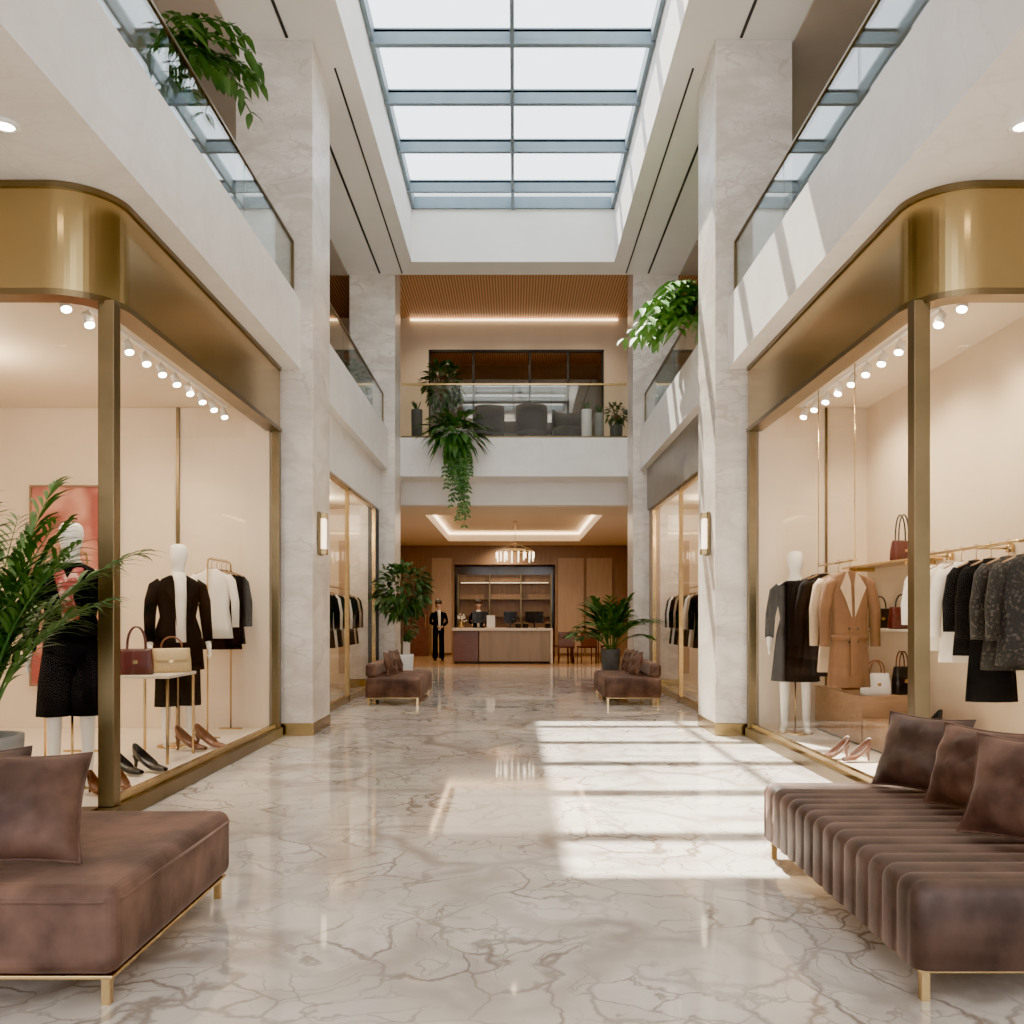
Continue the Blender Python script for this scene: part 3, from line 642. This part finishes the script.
# ------------------------------------------------------------------ garments
def garment(loc,rot,mat,L,w,label,group,sleeve=.5,name='hanging_jacket',hm=WOOD,lapel=None,belt=None,fold=.06,seed=0,th=1.0):
    t=E(name,loc,rot,label=label,cat='clothing',group=group)
    O('hanger',MB().tube([(-w*.42,0,-.15),(-w*.2,0,-.115),(0,0,-.09),(w*.2,0,-.115),(w*.42,0,-.15)],.010,8).tube([(0,0,-.09),(0,0,-.03),(.018,0,-.012),(.022,0,.008),(.0,0,.024),(-.016,0,.012)],.003,6),hm,t)
    hw=w/2
    M=MB(); M.loft([(0,0,-.095,.055,.035*th),(0,0,-.115,hw*.42,.042*th),(0,0,-.15,hw*.86,.05*th),(0,0,-.20,hw*.98,.06*th),(0,0,-.34,hw*.94,.07*th),(0,0,-L*.62,hw*.88,.068*th),(0,0,-L*.85,hw*1.0,.078*th),(0,0,-L,hw*1.06,.082*th)],32,fold,9,ph=seed)
    O('body',M,mat,t)
    if sleeve:
        for s_ in (1,-1):
            O('sleeve',MB().tube([(s_*hw*.80,0,-.17),(s_*hw*1.0,0,-.22),(s_*(hw+.045),-.01,-.42),(s_*(hw+.05),-.015,-.22-sleeve*.9)],[.05*th,.058*th,.05*th,.042*th],12),mat,t)
    if lapel:
        for s_ in (1,-1):
            O('lapel',MB().add([(s_*.04,-.05,-.09),(s_*.115,-.085,-.24),(s_*.07,-.092,-.34),(s_*.012,-.092,-.50),(s_*.015,-.07,-.2)],[(0,1,2,4),(4,2,3)],False),lapel,t,solid=.008)
        for z in (-.6,-.72):
            for x in (-.04,.04): O('button',MB().ell((x,-.095,z),(.012,.006,.012),8,4),LBLK,t)
    if belt: O('belt',MB().loft([(0,0,-L*.58,hw*.93,.078),(0,0,-L*.63,hw*.93,.078)],32).box(-.03,.03,-.10,-.085,-L*.9,-L*.6),belt,t)
    return t
def rack(loc,L,h,label,fw=.2):
    t=E('garment_rack',loc,label=label,cat='clothes rack')
    r=.05; M=MB()
    M.tube([(0,0,.0),(0,0,h-r),(0,r*.3,h-r*.3),(0,r,h),(0,L-r,h),(0,L-r*.3,h-r*.3),(0,L,h-r),(0,L,0)],.009,10)
    O('frame',M,GOLD,t)
    for y in (0,L): O('foot',MB().box(-fw,fw,y-.02,y+.02,0,.015),GOLD,t,bevel=.003)
    return t
rack((-2.98,8.75,.1),.72,1.75,'slim gold garment rack in the shop window',.12)
for i,(m,L) in enumerate(((FWHITE,.78),(FBLACK,.85),(FBLACK,.9),(FNAVY,.85))):
    garment((-2.98,8.87+i*.15,1.85),0,m,L,.38,'ivory blouse on a gold rack' if m is FWHITE else 'black jacket on a gold rack','garments on the gold rack',seed=i,th=.8)
rack((-3.75,7.2,.1),.7,1.75,'empty slim gold rack behind the display table')
t=E('hanging_rail',(2.98,7.85,1.78),label='slim gold clothes rail hung from the shop ceiling on rods',cat='clothes rail')
O('rail',MB().tube([(0,0,0),(0,.98,0)],.009,10),GOLD,t)
for y in (.02,.96): O('rod',MB().tube([(0,y,0),(0,y,1.72)],.005,8),GOLD,t)
garment((2.98,8.0,1.78),.05,FCAMEL,1.12,.36,'belted camel wool coat with wide lapels on a rail','garments on the coat rail',.6,'hanging_coat',lapel=FBEIGE,belt=FCAMEL)
garment((2.96,8.21,1.78),0,FBEIGE,1.0,.36,'beige long coat on a rail','garments on the coat rail',.6,'hanging_coat',seed=2,th=.9)
for i in range(2): garment((2.90,8.40+i*.19,1.78),0,FBLACK,1.05,.38,'black coat on a rail','garments on the coat rail',.6,'hanging_coat',seed=i,th=.9)
t=E('wall_rail',(3.42,5.85,1.80),label='gold clothes rail bracketed to the shop wall',cat='clothes rail')
O('rail',MB().tube([(0,0,0),(0,1.85,0)],.011,10),GOLD,t)
for y in (.02,.9,1.83): O('bracket',MB().tube([(0,y,0),(.325,y,0)],.008,8).lathe([(.03,-.03),(.03,.03)],(.30,y,0),10),GOLD,t)
items=[(7.35,FWHITE,.62,.34,.4),(7.12,FWHITE,.78,.36,.45),(6.88,FWHITE,.86,.32,.5),(6.66,FBLACK,.80,.32,.45),(6.45,FBLACK,1.12,.34,.5),(6.22,FPAT,.88,.36,.5),(6.02,FPAT,.84,.36,.5)]
lab={FWHITE:'ivory blouse on a wooden hanger',FBLACK:'plain black top on a wooden hanger',FPAT:'dark spotted blouse on a wooden hanger'}
for i,(y,m,L,w,s_) in enumerate(items): garment((3.42,y,1.80),0,m,L,w,lab[m],'garments on the wall rail',s_,'hanging_blouse',seed=i,th=.95)
for sgn in (-1,1):
    rack((sgn*2.92,13.4,0),2.5,1.75,'long gold garment rack in the further shop')
    for i in range(11):
        m=[FBLACK,FWHITE,FNAVY,FBLACK,FBEIGE,FWHITE,FBLACK,FNAVY,FBLACK,FBEIGE,FBLACK][(i+(3 if sgn>0 else 0))%11]
        garment((sgn*2.92,13.6+i*.21,1.75),0,m,.95,.40,'%s on a long gold rack'%({FBLACK:'black jacket',FWHITE:'ivory blouse',FNAVY:'charcoal jacket',FBEIGE:'beige jacket'}[m]),'garments in the further shop',.5,seed=i)

# ------------------------------------------------------------------ bags, shoes
def handbag(loc,rot,w,h,d,mat,hmat,label,group,hh=.16,flap=True,name='handbag'):
    t=E(name,loc,rot,label=label,cat='bag',group=group)
    O('body',MB().loft([(0,0,0,w*.47,d*.45),(0,0,.01,w*.5,d*.5),(0,0,h*.5,w*.49,d*.46),(0,0,h*.92,w*.45,d*.30),(0,0,h,w*.44,d*.24)],32,e=.35),mat,t)
    if flap: O('flap',MB().loft([(0,-d*.04,h*.45,w*.40,d*.50),(0,-d*.03,h*.6,w*.46,d*.50),(0,0,h*.97,w*.46,d*.34),(0,0,h*1.02,w*.45,d*.26)],32,e=.35),mat,t)
    for y in ((-d*.2,d*.2) if not flap else (0,)):
        pts=[(-w*.26,y,h*.92)]+[(-w*.26*math.cos(pi*i/10),y,h+hh*math.sin(pi*i/10)**.8) for i in range(11)]+[(w*.26,y,h*.92)]
        O('handle',MB().tube(pts,.007,8),hmat,t)
    O('clasp',MB().box(-.018,.018,-d*.56,-d*.48,h*.42,h*.56),GOLD,t,bevel=.003)
    return t
t=E('display_table',(-3.22,7.2,.1),label='slim gold side table with stone top holding two handbags',cat='table')
O('tabletop',MB().box(0,.46,0,.62,.69,.715),STONE,t,bevel=.004)
for x in (.02,.44):
    for y in (.02,.60): O('leg',MB().box(x-.009,x+.009,y-.009,y+.009,0,.69),GOLD,t)
handbag((-3.08,7.34,.815),.25,.27,.21,.12,LRED,LRED,'oxblood leather handbag with arched handles on a gold table','table handbags',.18,False)
handbag((-2.90,7.62,.815),.35,.32,.20,.11,LCRM,LBRN,'quilted cream leather handbag with tan handle on a gold table','table handbags',.10)
def heel(loc,rot,mat,label,group,s=1.0,boot=False):
    t=E('high_heel_shoe',loc,rot,label=label,cat='shoe',group=group); t.scale=(s,)*3
    n=14; m=12; rows=[]
    for i in range(n+1):
        u=i/n; y=-.13+.25*u
        zs=.012+.085*(max(0,(u-.28)/.72)**1.4 if u>.28 else 0); 
        w=.008+.036*max(0,math.sin(pi*min(1,(u+.04)*.95)))**.55 if u<.98 else .02
        w*= (1-.25*max(0,u-.5))
        ht=.016+.03*u if u<.4 else .028+.032*((u-.4)/.6)
        if u<.08: ht=.016
        span=(1.0 if u<.36 else .60)*2*pi*.98
        if .30<u<.42: span=2*pi*(.98-.38*(u-.30)/.12)
        row=[]
        for k in range(m+1):
            a=-pi/2-span/2+span*k/m
            row.append((w*math.cos(a),y,zs+ht*(1+math.sin(a))*(.75 if u<.4 else 1.0)))
        rows.append(row)
    vs=[p for r_ in rows for p in r_]; fs=[]
    for i in range(n):
        for k in range(m):
            a=i*(m+1)+k; fs.append((a,a+1,a+m+2,a+m+1))
    b0=n*(m+1); fs.append(tuple(range(b0,b0+m+1)))
    O('upper',MB().add(vs,fs),mat,t,solid=.003,sub=1)
    O('heel',MB().tube([(0,.105,.10),(0,.10,.06),(0,.108,.0)],[.022,.012,.008],10),mat,t)
    return t
def pair(x,y,z,rot,mat,label,group,s=1.0):
    k=1 if rot>0 else -1
    for dx,dy in ((0,0),(.13,.13*k)): heel((x+dx,y+dy,z),rot,mat,label,group,s)
pair(-2.92,6.75,.1,1.2,LBLK,'black leather high-heel shoe on the display floor','black heels',1.25)
pair(-2.86,7.95,.1,1.2,LBRN,'tan leather high-heel shoe on the display floor','tan heels',1.3)
pair(-2.80,6.02,.1,.8,LBRN,'tan leather high-heel shoe beside a mannequin','tan heels',.9)
pair(2.68,7.5,.1,-1.2,LBRN,'dark tan high-heel shoe on the display floor','brown heels',1.1)
def shelf(y0,y1,z,lab_):
    t=E('wall_shelf',(3.46,y0,z),label=lab_,cat='shelf',group='shop wall shelves')
    O('board',MB().box(0,.285,0,y1-y0,-.02,0),GOLD if z>1.5 else STONE,t,bevel=.003)
    for y in (.15,y1-y0-.15): O('bracket',MB().box(.02,.285,y-.006,y+.006,-.05,-.02),GOLD,t)
shelf(7.85,9.5,1.80,'slim gold upper wall shelf with a single bag'); shelf(7.5,9.5,1.17,'stone wall shelf with a gold edge holding handbags'); 
handbag((3.6,8.35,1.80),.4,.24,.19,.10,LRED,LBLK,'dark red top-handle bag on the upper shelf','shelf handbags',.24,False)
handbag((3.6,9.25,1.17),.2,.22,.17,.11,LBRN,LBRN,'brown leather bag on the wall shelf','shelf handbags',.10)
handbag((3.6,8.85,1.17),.2,.24,.19,.10,LBLK,LBLK,'black leather bag on the wall shelf','shelf handbags',.12)
handbag((3.6,8.35,1.17),.2,.26,.20,.10,LRED,LBLK,'oxblood leather bag on the wall shelf','shelf handbags',.12)
handbag((3.6,7.72,1.17),.2,.28,.21,.11,LBLK,LBRN,'black leather bag with tan handle on the wall shelf','shelf handbags',.12)
t=E('display_plinth',(3.16,8.2,.1),label='low oak display plinth with bags on top',cat='plinth')
O('body',MB().box(0,.57,0,1.25,.02,.46),WOOD,t,bevel=.004); O('recessed_base',MB().box(.02,.55,.02,1.23,0,.02),BLACK,t)
t=E('display_plinth',(3.16,7.1,.1),label='lower oak display step in the shop',cat='plinth')
O('body',MB().box(0,.57,0,1.05,.02,.26),WOOD,t,bevel=.004); O('recessed_base',MB().box(.02,.55,.02,1.03,0,.02),BLACK,t)
handbag((3.36,8.36,.56),.2,.28,.20,.11,LWHT,LBRN,'white leather bag with tan handle on the oak plinth','plinth handbags',.12,False)
handbag((3.62,8.40,.56),.3,.18,.26,.11,LBLK,LBRN,'tall black and tan bag on the oak plinth','plinth handbags',.14,False)
handbag((3.36,8.95,.56),.4,.22,.14,.10,LBRN,LBRN,'tan leather bag on the oak plinth','plinth handbags',.12,False)
pair(3.30,7.5,.36,-1.0,LBLK,'black leather high-heel shoe on the oak step','black heels',.95)

t=E('framed_painting',(-4.65,9.53,.55),label='large abstract pink and red painting in thin frame',cat='painting')
O('canvas',MB().box(-.44,.44,-.03,0,0.02,2.1),PAINT,t)
O('frame',MB().box(-.46,-.44,-.045,0.02,0,2.12).box(.44,.46,-.045,.02,0,2.12).box(-.44,.44,-.045,.02,2.1,2.12).box(-.44,.44,-.045,.02,0,.02),WALNUT,t)

# ------------------------------------------------------------------ lobby
t=E('reception_desk',(-.31,24.0,0),label='long bronze-fronted reception desk with pale stone top',cat='reception desk')
O('body',MB().box(-.62,1.28,0,.7,.06,.88),BRONZEP,t,bevel=.006)
O('side_cabinet',MB().box(-1.31,-.64,.02,.68,.06,.88),DARKW,t,bevel=.006)
O('countertop',MB().box(-1.34,1.34,-.05,.74,.88,.95),STONE,t,bevel=.006)
O('end_panel',MB().box(1.28,1.34,-.03,.72,0,.88),STONE,t,bevel=.004)
O('toe_kick',MB().box(-1.28,1.26,.04,.66,0,.06),BLACK,t)
def monitor(x,y,rot,w=.5,lab_='black computer monitor on the reception desk'):
    t=E('computer_monitor',(x,y,.95),rot,label=lab_,cat='monitor',group='desk monitors')
    O('screen',MB().box(-w/2,w/2,-.015,.015,.13,.45),SCREEN,t,bevel=.006); O('stand',MB().box(-.02,.02,.0,.02,.01,.2).box(-.1,.1,-.07,.08,0,.012),SCREEN,t)
monitor(-.92,24.4,.15,.42); monitor(.55,24.4,-.2,.5); monitor(-.1,24.4,.1,.36)
t=E('desk_sign',(-.62,24.1,.95),.1,label='small white card stand on the reception desk',cat='card stand'); O('card',MB().box(-.11,.11,-.006,.006,.02,.34),WHITEC,t); O('foot',MB().box(-.1,.1,-.04,.04,0,.02),GOLD,t)
t=E('flower_vase',(-1.42,24.2,.95),label='small vase of cream flowers on the reception desk',cat='vase')
O('vase',MB().lathe([(.04,0),(.06,.08),(.03,.16),(.035,.18)]),GOLD,t)
fl=MB(); q=random.Random(4)
for i in range(24): fl.ell((q.gauss(0,.06),q.gauss(0,.06),.28+q.gauss(0,.05)),(.025,.025,.022),6,4)
O('flowers',fl,FWHITE,t)
for x in (.1,.3,.9):
    t=E('desk_box',(x,24.1,.95),.2,label='small dark box with lid on the reception desk',cat='box',group='desk boxes'); O('body',MB().box(-.07,.07,-.05,.05,0,.12),LBLK,t,bevel=.005); O('lid',MB().box(-.074,.074,-.054,.054,.12,.145),BRONZEP,t,bevel=.004)
def chair(loc,rot,label,first=[None]):
    if first[0] is not None:
        c_=dup(first[0],loc,rot); c_['label']=label; return c_
    t=E('dining_chair',loc,rot,label=label,cat='chair',group='lobby chairs')
    O('seat',MB().box(-.22,.22,-.22,.22,.42,.47),LRED,t,bevel=.02)
    O('backrest',MB().box(-.22,.22,.19,.22,.47,.85),DARKW,t,bevel=.012)
    for x in (-.2,.2):
        for y in (-.2,.2): O('leg',MB().tube([(x,y,0),(x*.95,y*.95,.42)],[.013,.018],8),DARKW,t)
    first[0]=t; return t
t=E('dining_table',(1.95,24.9,0),label='small dark red wooden lobby table',cat='table')
O('tabletop',MB().box(-.4,.4,-.35,.35,.70,.74),DARKW,t,bevel=.006)
for x in (-.36,.36):
    for y in (-.31,.31): O('leg',MB().tube([(x,y,0),(x,y,.7)],[.018,.024],8),DARKW,t)
for x,y,r_ in ((1.4,24.2,pi),(1.95,24.2,pi+.2),(1.3,24.95,pi/2),(2.62,24.9,-pi/2)): chair((x,y,0),r_,'dark red wooden chair at the lobby table')
t=E('chandelier',(.03,24.0,3.8),label='round gold chandelier with hanging crystal rods',cat='chandelier')
O('suspension',MB().tube([(0,0,0),(0,0,-.58)],.008).lathe([(.06,-.02),(.06,0)]),GOLD,t)
O('ring',MB().tube([(.5*math.cos(2*pi*i/32),.5*math.sin(2*pi*i/32),-.81) for i in range(33)],.014,6).tube([(.28*math.cos(2*pi*i/32),.28*math.sin(2*pi*i/32),-.76) for i in range(33)],.012,6).tube([(-.5,0,-.80),(0,0,-.58),(.5,0,-.80)],.006,6).tube([(0,-.5,-.80),(0,0,-.58),(0,.5,-.80)],.006,6),GOLD,t)
CR=emis('crystal_glow',(1,.82,.55),3.5)
for i in range(28):
    a=2*pi*i/18 if i<18 else 2*pi*(i-18)/10; r_=.5 if i<18 else .28
    O('crystal_rod',MB().tube([(r_*math.cos(a),r_*math.sin(a),-.83),(r_*math.cos(a),r_*math.sin(a),-.98-.05*(i%3))],.014,6),CR,t)
t=E('display_cabinet',(-.3,28.95,0),label='dark glazed display cabinet with lit shelves in the lobby alcove',cat='cabinet')
O('carcass',MB().box(-1.5,1.5,.1,.3,0,2.6),WALNUT,t)
for x in (-1.5,-.5,.5,1.46): O('upright',MB().box(x,x+.04,-.25,.1,0,2.6),BRASSD,t)
for z in (.7,1.25,1.8,2.35): O('shelf',MB().box(-1.46,1.46,-.22,.1,z,z+.02),BRASSD,t)
for z in (2.32,): O('shelf_light',MB().box(-1.4,1.4,-.2,-.18,z,z+.02),COVEL,t)
t=E('door_1',(-3.12,28.43,0),label='dark lobby door with a brass handle',cat='door',kind='structure')
O('leaf',MB().box(-.42,.42,-.04,0,0,2.3),DARKW,t); O('handle',MB().box(.32,.34,-.08,-.04,.9,1.3),GOLD,t)

def armchair(loc,rot,first=[None]):
    if first[0] is not None: return dup(first[0],loc,rot)
    t=E('lounge_chair',loc,rot,label='dark rounded lounge chair behind the bridge railing',cat='chair',group='lounge chairs')
    O('seat',MB().loft([(0,0,.2,.27,.27),(0,0,.24,.3,.3),(0,0,.42,.3,.3),(0,0,.45,.26,.26)],24),FURN,t)
    b=[]; 
    for j,(z,rr) in enumerate(((.3,.31),(.6,.33),(.82,.32))):
        b.append([(rr*math.cos(a),rr*math.sin(a),z) for a in [pi*i/14 for i in range(15)]])
    vs=[p for r_ in b for p in r_]; fs=[(i*15+k,i*15+k+1,(i+1)*15+k+1,(i+1)*15+k) for i in range(2) for k in range(14)]
    O('backrest',MB().add(vs,fs),FURN,t,solid=.06)
    for x in (-.18,.18):
        for y in (-.18,.18): O('leg',MB().tube([(x,y,0),(x,y,.21)],.014,6),GOLD,t)
    first[0]=t; return t
for x,y,r_ in ((-.5,18.3,2.8),(.35,18.2,3.4),(1.1,18.5,.2),(-.1,19.3,0),(.75,19.4,-.3)): armchair((x,y,4.69),r_)
for x,r_,h,m in ((-1.9,.11,.62,DARKC),(1.42,.10,.62,WHITEC),(1.67,.09,.55,GREYC)):
    t=E('tall_planter',(x,17.6,4.69),label='tall cylindrical planter beside the bridge railing',cat='planter',group='bridge planters'); pot(t,r_,h,m,.95)
    fl=MB(); q=random.Random(int(x*10))
    for i in range(14): fl.leaf((0,0,h*.92),(q.uniform(-1,1),q.uniform(-1,1),1.6),(0,0,1),.3,.04,.2,seg=2)
    O('foliage',fl,LEAFD,t)

# ------------------------------------------------------------------ lights / world
w=bpy.data.worlds.new('w'); sc.world=w; w.use_nodes=True; nt=w.node_tree; bg=nt.nodes['Background']
bg.inputs[0].default_value=(.91,.95,1,1); bg.inputs[1].default_value=3.2
lightobj('SUN','sun',(0,20,20),22.0,(1,.90,.75),angle=.012,d=(.235,-.55,-1))
p=lightobj('AREA','skylight_portal',(-.02,(SY0+15.8)/2,8.45),1,(1,1,1),shape='RECTANGLE',size=3.4,size_y=15.7-SY0,d=(0,0,-1)); p.data.cycles.is_portal=True
lightobj('AREA','tray_light',(0,23.3,3.79),120,(1,.82,.6),shape='RECTANGLE',size=3.4,size_y=6.4,d=(0,0,-1))
for x,y in ((2.8,21),(-2.8,21),(2.6,26),(-2.6,26)):
    lightobj('SPOT','lobby_downlight',(x,y,3.45),140,(1,.80,.54),spot_size=2.3,spot_blend=.9,shadow_soft_size=.06,d=(0,0,-1))  # added fill spots with no fixture, brighten the lobby sides
lightobj('SPOT','lobby_downlight',(-.3,27.8,3.45),130,(1,.80,.54),spot_size=2.3,spot_blend=.9,shadow_soft_size=.06,d=(0,.5,-1))  # added fill spot with no fixture, aimed at the back wall and alcove
for x in (-1.5,0,1.5): lightobj('SPOT','lounge_downlight',(x,18.8,7.85),80,(1,.82,.58),spot_size=2.3,spot_blend=.9,shadow_soft_size=.06,d=(0,.1,-1))  # added fill spots with no fixture, brighten the lounge chairs
lightobj('SPOT','lounge_downlight',(0,22,7.85),150,(1,.80,.54),spot_size=2.5,spot_blend=.9,shadow_soft_size=.06,d=(0,0,-1))  # added fill for the room behind the lounge glass, no lamp modelled
sc.view_settings.view_transform='AgX'
sc.view_settings.look='AgX - Punchy'
sc.view_settings.exposure=1.0
# ------------------------------------------------------------------ camera
cd=bpy.data.cameras.new('camera'); cam=bpy.data.objects.new('camera',cd); COL.objects.link(cam)
cam.location=(0,0,1.3); cam.rotation_euler=(pi/2,0,0); cd.sensor_width=36; cd.lens=900/1024*36; cd.shift_x=-.002; cd.shift_y=(615-512)/1024; cd.clip_start=.05
sc.camera=cam
